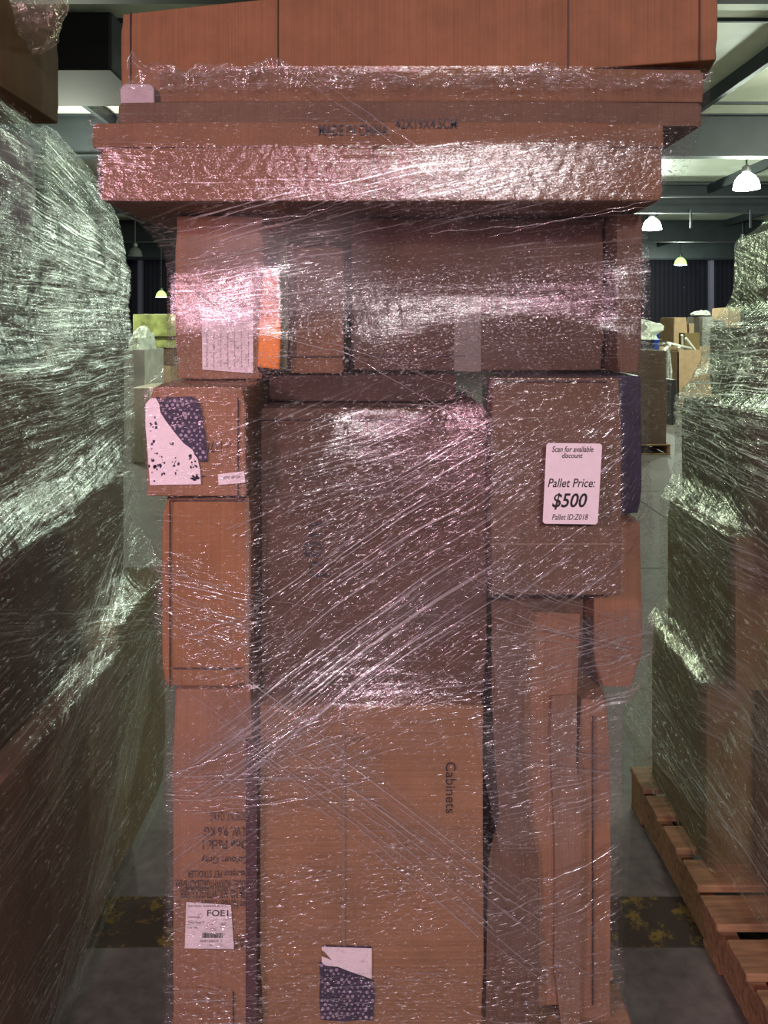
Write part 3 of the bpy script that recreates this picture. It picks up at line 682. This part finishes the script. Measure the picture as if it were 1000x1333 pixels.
    S = [[(225, 362), (310, 425), (440, 450), (640, 520)], [(232, 372), (315, 430), (450, 462), (630, 560)],
         [(300, 880), (340, 930), (470, 1020), (600, 1115), (700, 1180)], [(340, 960), (480, 1070), (620, 1200)], [(380, 960), (520, 1050), (640, 1140)],
         [(400, 990), (500, 1060), (640, 1190)], [(330, 955), (470, 1080), (600, 1180), (720, 1270)],
         [(600, 1293), (640, 1308), (740, 1316), (790, 1306)], [(236, 985), (340, 950), (500, 860), (620, 760)], [(250, 1010), (360, 950), (520, 850)], [(260, 1035), (400, 1020), (480, 1000)],
         [(225, 740), (320, 760), (420, 790)], [(640, 795), (740, 820), (830, 845)], [(640, 808), (730, 830), (825, 860)], [(668, 790), (760, 830), (820, 848)],
         [(230, 300), (400, 282), (560, 240)], [(640, 305), (740, 285), (835, 268)], [(560, 300), (700, 292), (838, 272)],
         [(390, 95), (430, 130), (475, 165), (540, 225), (600, 262)], [(400, 92), (445, 125), (500, 170), (560, 215)],
         [(705, 1130), (760, 1112), (800, 1095)], [(640, 975), (720, 985), (800, 1000)], [(640, 925), (700, 950), (800, 990)]]
    for s in S: film_strand(fl, [q(*p) for p in s], random.uniform(.0007, .0014), mR, r, tm, off=.019)
    # crumpled top hem of the wrap
    n, m = 420, 14; na, nb_, nc, nd = vnoise((m, n), (3, 40)), vnoise((m, n), (5, 110)), vnoise((m, n), (2, 12)), vnoise((m, n), (4, 200))
    X = np.zeros((m, n)); Y_ = X.copy(); Z_ = X.copy(); U = X.copy(); V = X.copy()
    for i in range(n):
        t = i/(n-1); top = 2.100-.022*t+.030*nc[0, i]+.020*na[0, i]+.03*max(0, 1-abs(t-.012)/.02)
        for j in range(m):
            v = j/(m-1); X[j, i] = xof(172, 1.62)+t*(xof(922, 1.60)-xof(172, 1.62))+.006*nb_[j, i]
            fold = math.sin(v*math.pi); Z_[j, i] = 2.052+(top-2.052)*math.sin(min(1, v*1.25)*math.pi/2)-.012*max(0, v-.8)*5
            Y_[j, i] = 1.598-.014*fold+.020*na[j, i]+.010*nd[j, i]+.03*max(0, v-.75); U[j, i] = t*1.2; V[j, i] = v*.06
    grid_mesh('crumpled_hem', X, Y_, Z_, U, V, mat_film('hem_film', base=.10, streak=.6, thr=(.52, .70), su=20, sv=160, bump=1.2, crinkle=1.1, cs=(90, 260), haze=.25, rough=.10, patch=.5), r)
    # film sheet stretched from upper left corner of the hem
    return fl
FL = main_film()

# ------------------------------------------------------------------ price label stuck on the film
def price_label():
    a, d = FL.at(xof(745, 1.53), zof(628, 1.53))
    Y = 1.53-.033
    g = lambda x, y, o=0: Vector((P(x, y, Y).x, Y-o, P(x, y, Y).z))
    rad = 3; pts = []
    cs = [(711.5, 576.5), (784, 577.5), (778, 682.5), (706.5, 681.5)]
    for i, (x, y) in enumerate(cs):
        px, py = cs[i-1]; nx, ny = cs[(i+1) % 4]
        for t in (.0, .5, 1):
            da = ((px-x), (py-y)); la = math.hypot(*da); db = ((nx-x), (ny-y)); lb_ = math.hypot(*db); k = rad*(1-t)**1.3; m = rad*t**1.3
            pts.append((x+da[0]/la*k+db[0]/lb_*m, y+da[1]/la*k+db[1]/lb_*m))
    o = plate('price_label', [g(*p) for p in pts[::-1]], M_LABEL, None, .0008)
    tag(o, 'white label printed Pallet Price: $500 stuck on the film at right', 'label')
    s = Y/1000; up = Vector((6/105, 0, 1)).normalized()
    for tx, cx, cy, w_, h_, bold in [('Scan for available', 745.5, 584.5, 54, 7.6, .012), ('discount', 745, 592.8, 27, 6.6, .012), ('Pallet Price:', 744, 628.5, 62, 11.5, .008), ('$500', 741.5, 652.5, 46, 21.5, .018), ('Pallet ID:Z018', 742, 672.8, 47, 7.6, .006)]:
        p = g(cx, cy, .0010); text_part(tx, M_INK, o, p, XA, ZA, w_*s, h_*s, shear=.28, name='lettering', off=.0004, bold=bold)
price_label()
# ------------------------------------------------------------------ side pallets (their aisle faces are seen)
def side_pallets():
    # left: visible face is the plane X ~ -0.7 (film depth coordinate runs along -X)
    T = .134
    pallet('wooden pallet mostly hidden under the tall wrapped stack on the left', (-1.81, 1.28, 0), 1.02, 1.12, M_WOOD)
    xr = -.715
    def cb(label, y0, y1, z0, z1, x1, mat, dep=.9, **k): return carton(label, x1-dep, x1, y0, y1, z0, z1, mat, **k)
    OL = []
    def lb(label, y0, y1, z0, z1, x1, mat, dep=.9, **k):
        OL.append((y0, y1, z0, z1, -x1)); return cb(label, y0, y1, z0, z1, x1, mat, dep, **k)
    b = lb('tall dark brown box with handwritten marks at the bottom of the left stack', 1.29, 1.97, T, .74, -.683, CARD['brown'])
    # handwritten mark on its aisle face
    text_part('3M7', M_INK, b, (-.6805, 1.655, .532), (0, -1, 0), (0, 0, 1), .065, .035, rot=math.pi/2, off=-.003)
    lb('dark olive-grey box at the far bottom end of the left stack', 1.98, 2.44, T, .80, -.69, CARD['olive'])
    lb('dark brown box in the lower middle of the left stack', 1.29, 1.80, .743, 1.12, -.735, CARD['deep'])
    lb('grey-brown box beside the dark one in the lower middle of the left stack', 1.81, 2.24, .803, 1.14, -.755, CARD['dark'], .8)
    lb('brown box at mid height on the near end of the left stack', 1.29, 1.86, 1.143, 1.46, -.79, CARD['brown'])
    lb('dark box at mid height on the far end of the left stack', 1.87, 2.38, 1.143, 1.52, -.80, CARD['dark'])
    lb('dark flat box under the grey carton near the top of the left stack', 1.29, 2.38, 1.522, 1.76, -.815, CARD['deep'])
    b = lb('pale grey carton behind clear film near the top left corner', 1.29, 1.86, 1.763, 2.00, -.84, mat_simple('pale_grey_carton', (.30, .27, .30), .7, noise=.12), .6)
    lb('small dark box far end near the top of the left stack', 1.95, 2.25, 1.763, 1.90, -.86, CARD['deep'], .6)
    b = carton('loose brown box on top of the left stack with a plastic bag draped over it', -1.45, -.80, 1.60, 1.90, 2.058, 2.26, CARD['olive'])
    # bag hanging over the top box
    bag = None
    nb = 36; mb = 40; X = np.zeros((mb, nb)); Yv = X.copy(); Z = X.copy(); U = X.copy(); V = X.copy()
    nz = vnoise((mb, nb), (9, 8)); nz2 = vnoise((mb, nb), (20, 18))
    for j in range(mb):
        for i in range(nb):
            th = i/(nb-1)*2*math.pi; v = j/(mb-1); rr = .13*math.sin(math.pi*min(1, .10+.9*v))**.5*(1+.5*nz[j, i]+.15*nz2[j, i])+.004
            X[j, i] = -.80+rr*math.cos(th)*.55; Yv[j, i] = 1.74+rr*math.sin(th)*.85; Z[j, i] = 2.46-.28*v+.02*nz[j, i]; U[j, i] = i*.02; V[j, i] = j*.01
    X[:, -1] = X[:, 0]; Yv[:, -1] = Yv[:, 0]; Z[:, -1] = Z[:, 0]
    mbag = mat_film('clear_bag', base=.16, streak=.5, su=18, sv=40, bump=1.0, crinkle=.8, cs=(60, 90), haze=.4, rough=.2, tint=(1, .93, .75), patch=.5, ddist=.003)
    bag = grid_mesh('plastic_bag', X, Yv, Z, U, V, mbag, None); tag(bag, 'clear crumpled plastic bag hanging over the box at the top left corner', 'bag')
    # ---- film of left stack
    r = empty('stretch_film', (-1.2, 1.9, T)); tag(r, 'clear stretch film wrapped around the tall left stack, glinting white and green', 'stretch film')
    zz = [.13, .25, .5, .80, .83, 1.05, 1.30, 1.62, 1.70, 1.80, 1.90, 2.0, 2.06]
    far = [2.46, 2.47, 2.47, 2.46, 2.44, 2.42, 2.40, 2.40, 2.42, 2.42, 2.36, 2.18, 1.9]
    lo = ([.13, 2.06], [1.26, 1.26]); hi = (zz, far)
    fl = Film((.13, 2.055), lo, hi, OL, .98, 200, 340, 700, off=.012, wr=.004, cells=((60, 8), (50, 40)))
    # pull the face to the leaning profile of the wrap
    prof = np.interp(fl.z, [.13, .5, .78, .92, 1.15, 1.35, 1.5, 1.8, 2.06], [.665, .668, .70, .75, .785, .79, .80, .80, .82])[:, None]
    t = (fl.A-fl.lo[:, None])/(fl.hi-fl.lo)[:, None]
    fl.D = np.minimum(fl.D, prof+.012*(1-np.sin(np.pi*np.clip(t, 0, 1)))+vnoise(fl.D.shape, (30, 12))*.010)
    tm = lambda A, D, Z: (-D, A, Z)
    mL = mat_film('left_film', base=.11, streak=.34, thr=(.47, .70), su=5, sv=110, bump=1.3, crinkle=.7, cs=(40, 150), haze=.32, rough=.17, tint=(.93, 1, .93), patch=1.0)  # denser film with a faint green tint
    film_loop(fl, 1.74, mL, r, tm)
    def mk(nm, wd, **k):
        kw = dict(base=.03, streak=.7, thr=(.48, .66), su=4, sv=150, bump=1.2, crinkle=.6, cs=(30, 220), haze=.30, rough=.14, edge=wd, patch=.4, tint=(.93, 1, .92)); kw.update(k)
        return mat_film('side_band_'+nm, **kw)
    for i, (nm, a, b_, wd, k) in enumerate([
        ('top', (1.84, 1.96), (2.5, 1.80), .22, dict(bump=1.8, crinkle=1.3, cs=(90, 140), streak=.8)),
        ('fan1', (1.3, 1.86), (2.5, 1.72), .20, dict(streak=.9)),
        ('mid1', (1.3, 1.62), (2.5, 1.60), .26, dict(crinkle=1.4, cs=(60, 150), streak=.7, bump=1.8)),
        ('mid2', (1.3, 1.40), (2.5, 1.42), .24, dict(streak=.85, bump=1.4)),
        ('mid3', (1.3, 1.15), (2.5, 1.30), .20, dict(streak=.6)),
        ('fall', (1.3, 1.02), (2.5, .62), .12, dict(streak=.45, crinkle=.2, sv=180)),
        ('rise', (1.5, .64), (2.5, 1.12), .16, dict(streak=.6)),
        ('low', (1.3, .62), (2.5, .70), .20, dict(streak=.35, crinkle=.2, sv=160)),
        ('rise2', (1.3, -.05), (2.5, .85), .20, dict(streak=.7)),
        ('rise3', (1.3, .02), (2.1, .60), .30, dict(streak=.3, crinkle=.1))]):
        film_band(fl, a, b_, wd, mk(nm, wd, **k), r, tm, off=.003+.001*i, res=.01)
    # ---- right stack, turned a little away
    OR = []
    def rb(label, y0, y1, z0, z1, x0, mat, dep=.9, **k):
        OR.append((y0, y1, z0, z1, x0)); return carton(label, x0, x0+dep, y0, y1, z0, z1, mat, **k)
    pallet('worn orange-brown wooden pallet with open deck gaps at lower right', (.80, 1.28, 0), 1.02, 1.22, M_WOOD, n=9)
    rb('olive-brown box at the near bottom end of the right stack', 1.42, 2.02, T, .62, .97, CARD['brown'])
    rb('olive-brown box at the far bottom end of the right stack', 2.03, 2.45, T, .62, .85, CARD['olive'])
    rb('dark brown box at mid height on the near end of the right stack', 1.45, 1.96, .623, 1.02, 1.0, CARD['dark'])
    rb('brown box at mid height on the far end of the right stack', 1.97, 2.45, .623, 1.02, .90, CARD['olive'])
    rb('bulging dark box at chest height in the right stack', 1.60, 2.45, 1.023, 1.34, .945, CARD['deep'], .8)
    rb('dark box in the upper part of the right stack', 1.50, 2.44, 1.343, 1.56, 1.03, CARD['deep'], .65)
    rb('narrow dark box at the very top of the right stack', 1.55, 2.42, 1.563, 1.84, 1.13, CARD['deep'], .6)
    r = empty('stretch_film', (1.3, 1.9, T)); tag(r, 'grey shiny stretch film pulled tight around the right stack above the open pallet', 'stretch film')
    zz = [.20, .30, .62, .90, 1.04, 1.25, 1.40, 1.55, 1.68, 1.90]
    def XR(px): return (px-500)/1000*2.44
    pr = [.80, XR(812), XR(858), XR(880), XR(893), XR(882), XR(905), XR(935), XR(965), XR(1000)]
    fl = Film((.137, 1.90), ([.2, 1.9], [1.36, 1.36]), ([.2, 1.9], [2.47, 2.45]), OR, 1.32, 200, 320, 500, off=.012, wr=.004, cells=((60, 8), (50, 40)))
    prof = np.interp(fl.z, zz, pr)[:, None]; t = (fl.A-fl.lo[:, None])/(fl.hi-fl.lo)[:, None]
    fl.D = np.minimum(fl.D, prof+(1-t)*np.interp(fl.z, [.14, .5, .8], [.17, .09, .045])[:, None]+vnoise(fl.D.shape, (30, 12))*.010)
    mR_ = mat_film('tight_film', base=.16, streak=.45, thr=(.50, .68), su=6, sv=90, bump=1.4, crinkle=.9, cs=(50, 130), haze=.34, rough=.18, tint=(.88, 1, .78), patch=.8, rot=-.3)  # tint carries the greenish glints in the film colour
    film_loop(fl, 2.04, mR_, r, tm2, inset=0)
    for i, (nm, a, b_, wd, k) in enumerate([
        ('r_top', (1.3, 1.5), (2.55, 1.42), .36, dict(bump=1.8, crinkle=1.5, cs=(70, 130), streak=.9)),
        ('r_mid', (1.3, 1.2), (2.55, 1.25), .22, dict(bump=1.8, crinkle=1.2, cs=(70, 130), streak=.9)),
        ('r_mid2', (1.3, .92), (2.55, 1.02), .20, dict(streak=.7)),
        ('r_fall', (2.5, .80), (1.4, .50), .16, dict(streak=.5, crinkle=.3)),
        ('r_low', (2.52, .38), (1.4, .30), .26, dict(streak=.6, crinkle=.4)),
        ('r_low2', (2.52, .52), (1.4, .62), .20, dict(streak=.35, crinkle=.2))]):
        film_band(fl, a, b_, wd, mk(nm, wd, **k), r, tm2, off=.003+.001*i, res=.01)
tm2 = lambda A, D, Z: (D, A, Z)
side_pallets()

# ------------------------------------------------------------------ distant goods seen through the gaps
def far_goods():
    mF = mat_film('far_film', base=.05, streak=.25, su=6, sv=40, bump=1, crinkle=.4, cs=(20, 40), haze=.5, tint=(.95, 1, .95), patch=.6)
    def wrapped(bx_, z1, m=mF, lab='', over=.02):
        x0, x1, y0, y1, z0 = bx_; bm = bmesh.new(); bmesh.ops.create_cube(bm, size=1)
        bmesh.ops.subdivide_edges(bm, edges=bm.edges[:], cuts=8, use_grid_fill=True); rr = random.Random(int(x0*100))
        uvl = bm.loops.layers.uv.new('uv')
        for v in bm.verts:
            a = v.co.copy(); v.co = Vector(((x0+x1)/2+a.x*(x1-x0+over*2+rr.uniform(-1, 1)*.01), (y0+y1)/2+a.y*(y1-y0+over*2), z0+(a.z+.5)*(z1-z0)+(rr.uniform(0, .05) if a.z > .49 else 0)))
        for f in bm.faces:
            for l in f.loops: l[uvl].uv = (l.vert.co.x+l.vert.co.y, l.vert.co.z)
        o = link('stretch_film', bm, m, None, True); tag(o, lab, 'stretch film'); return o
    def heap(name, lab, cat, c, rad, hgt, mat, seed):
        bm = bmesh.new(); bmesh.ops.create_icosphere(bm, subdivisions=4, radius=1); rr = random.Random(seed); off = [Vector((rr.uniform(-9, 9), rr.uniform(-9, 9), 0)) for _ in range(3)]
        from mathutils import noise
        for v in bm.verts:
            n = noise.noise(v.co*2.4+off[0])*.5+noise.cell(v.co*5+off[1])*.22
            v.co = v.co*(1+n*.45); v.co = Vector((v.co.x*rad[0], v.co.y*rad[1], max(-.02, v.co.z)*hgt))
        o = link(name, bm, mat); o.location = c; tag(o, lab, cat); return o
    # A: pallet just right of the main stack
    Y = 9.55
    pallet('small distant pallet under the dark wrapped carton right of the main stack', (xof(752, Y), Y, 0), 1.16, 1.0, M_WOOD)
    carton('dark brown carton on the distant pallet just right of the main stack', xof(762, Y), xof(869, Y), Y+.02, Y+.98, .134, 1.30, CARD['brown'])
    m_wh = mat_simple('white_foam', (.72, .80, .68), .6, bump=.3)
    wrapped((xof(758, Y), xof(871, Y), Y+.0, Y+1.0, .134), 1.36, lab='stretch film around the distant carton right of the main stack')
    heap('foam_bag', 'heap of pale green-white foam piled on the distant wrapped carton', 'foam', (xof(810, Y), Y+.5, 1.44), (.60, .5, 0), .36, m_wh, 3)
    # B: open gaylord with sticks
    Y = 14.5
    pallet('pale distant pallet under the open tan bin right of centre', (xof(876, Y), Y, 0), 1.3, 1.1, mat_simple('pale_pallet_wood', (.55, .42, .22), .8))
    x0, x1 = xof(884, Y), xof(958, Y); bm = bmesh.new()
    def wall(p0, p1, z0, z1, th=.02, lean=0): 
        v = box_bm(bm, min(p0[0], p1[0]), max(p0[0], p1[0])+(th if p0[0] == p1[0] else 0), min(p0[1], p1[1]), max(p0[1], p1[1])+(th if p0[1] == p1[1] else 0), z0, z1)
    wall((x0, Y+.05), (x1, Y+.05), .134, 1.18); wall((x0, Y+1.03), (x1, Y+1.03), .134, 1.22); wall((x0, Y+.05), (x0, Y+1.03), .134, 1.15); wall((x1-.02, Y+.05), (x1-.02, Y+1.03), .134, 1.2)
    box_bm(bm, x0, x1, Y+.05, Y+1.03, .134, .15)
    o = link('gaylord_bin', bm, CARD['pale']); tag(o, 'open tan cardboard bin on a pallet in the far aisle with white frames sticking out', 'bin')
    m_w = mat_simple('white_plastic', (.75, .78, .68), .4)
    for i, (a, b_) in enumerate([((868, 446), (905, 455)), ((888, 436), (889, 456)), ((893, 440), (910, 462)), ((884, 452), (893, 468)), ((905, 458), (915, 457))]):
        pa, pb = P(*a, Y+.3), P(*b_, Y+.5); bm = bmesh.new(); tube_bm(bm, [pa, pb], .025, 6); tag(link('plastic_stick', bm, m_w), 'thin white plastic stick poking out of the open tan bin', 'stick', 'white sticks in the open bin')
    bm = bmesh.new(); box_bm(bm, xof(905, Y), xof(925, Y), Y+.5, Y+.8, .16, 1.50); o = link('cardboard_box', bm, CARD['olive']); tag(o, 'olive box standing inside the open tan bin', 'box')
    # behind
    Y = 16.4
    def stack(lab, px0, px1, py, Y, mat, dep=.9, z0=0, nm='cardboard_box'):
        return carton(lab, xof(px0, Y), xof(px1, Y), Y, Y+dep, z0, zof(py, Y), mat, name=nm, bulge=.01, dent=.02)
    stack('tall tan carton behind the open bin, left of the grey wrapped one', 877, 896, 413, 16.4, CARD['pale'])
    stack('short yellowish carton behind the open bin', 896.5, 905, 421, 16.6, CARD['pale'])
    b = stack('grey shrink-wrapped carton with a puffy top behind the open bin', 914, 932, 412, 16.4, mat_simple('grey_wrap', (.30, .30, .27), .35, noise=.3, nscale=4))
    heap('plastic_bag', 'white crumpled plastic on the grey wrapped carton', 'bag', (xof(923, 16.4), 16.8, zof(411, 16.4)+.02), (.20, .2, 0), .10, m_wh, 8)
    stack('dark grey wrapped carton right of the puffy-topped one', 932.5, 946, 417, 16.5, mat_simple('grey_wrap_dark', (.17, .18, .17), .3, noise=.4, nscale=6))
    stack('tall tan carton far right beyond the bins', 947, 966, 400, 17.5, CARD['pale'])
    stack('blue tote beyond the distant wrapped carton', 868, 876.5, 427, 18.6, mat_simple('blue_plastic', (.02, .08, .65), .4), nm='storage_tote')
    stack('black appliance on the floor left of the open tan bin', 872, 882, 494, 12.6, mat_simple('black_plastic', (.02, .02, .025), .4), nm='appliance')
    heap('plastic_bag', 'grey translucent bag slumped between distant carton and open bin', 'bag', (xof(879, 13.6), 14.1, .02), (.13, .25, 0), 1.15, mat_simple('grey_bag', (.42, .45, .40), .3, noise=.3), 5)
    # left gap
    mg = mat_simple('green_tinted_wrap', (.30, .34, .12), .3, noise=.5, nscale=7)
    Y = 13.0
    wz = zof(476, Y)
    carton('tan carton at the bottom of the distant pile in the left gap', xof(190, Y), xof(222, Y), Y, Y+.8, 0, wz, CARD['pale'])
    carton('grey-brown carton above the tan one in the left gap', xof(188, Y), xof(226, Y), Y+.02, Y+.8, wz+.002, zof(453, Y), CARD['brown'])
    carton('flat green wrapped parcel in the distant pile in the left gap', xof(178, Y), xof(232, Y), Y+.0, Y+.9, zof(453, Y)+.002, zof(438, Y), mg)
    carton('large green wrapped parcel on top of the distant pile in the left gap', xof(174, Y), xof(233, Y), Y-.05, Y+.9, zof(438, Y)+.002, zof(409, Y), mg)
    carton('pale wrapped carton column beside the left stack', xof(150, 10.5), xof(189, 10.5), 10.5, 11.4, 0, zof(455, 10.5), mat_simple('pale_wrap', (.55, .55, .47), .35, noise=.25, nscale=5, bump=.5))
    heap('plastic_bag', 'white crumpled plastic on the pale wrapped column in the left gap', 'bag', (xof(172, 10.5), 10.95, zof(455, 10.5)-.002), (.17, .3, 0), .30, m_wh, 9)
    carton('cream carton low in the left gap in front of the pale column', xof(170, 9.0), xof(196, 9.0), 9.0, 9.8, 0, zof(505, 9.0), mat_simple('cream_carton', (.62, .58, .44), .6, noise=.1))
far_goods()

# wraps were meshed in world space: seat every layer back on its root's base
for o_ in list(C.objects):
    if o_.parent is not None and o_.parent.type == 'EMPTY' and o_.parent.name.startswith('stretch_film'):
        o_.location = -o_.parent.location
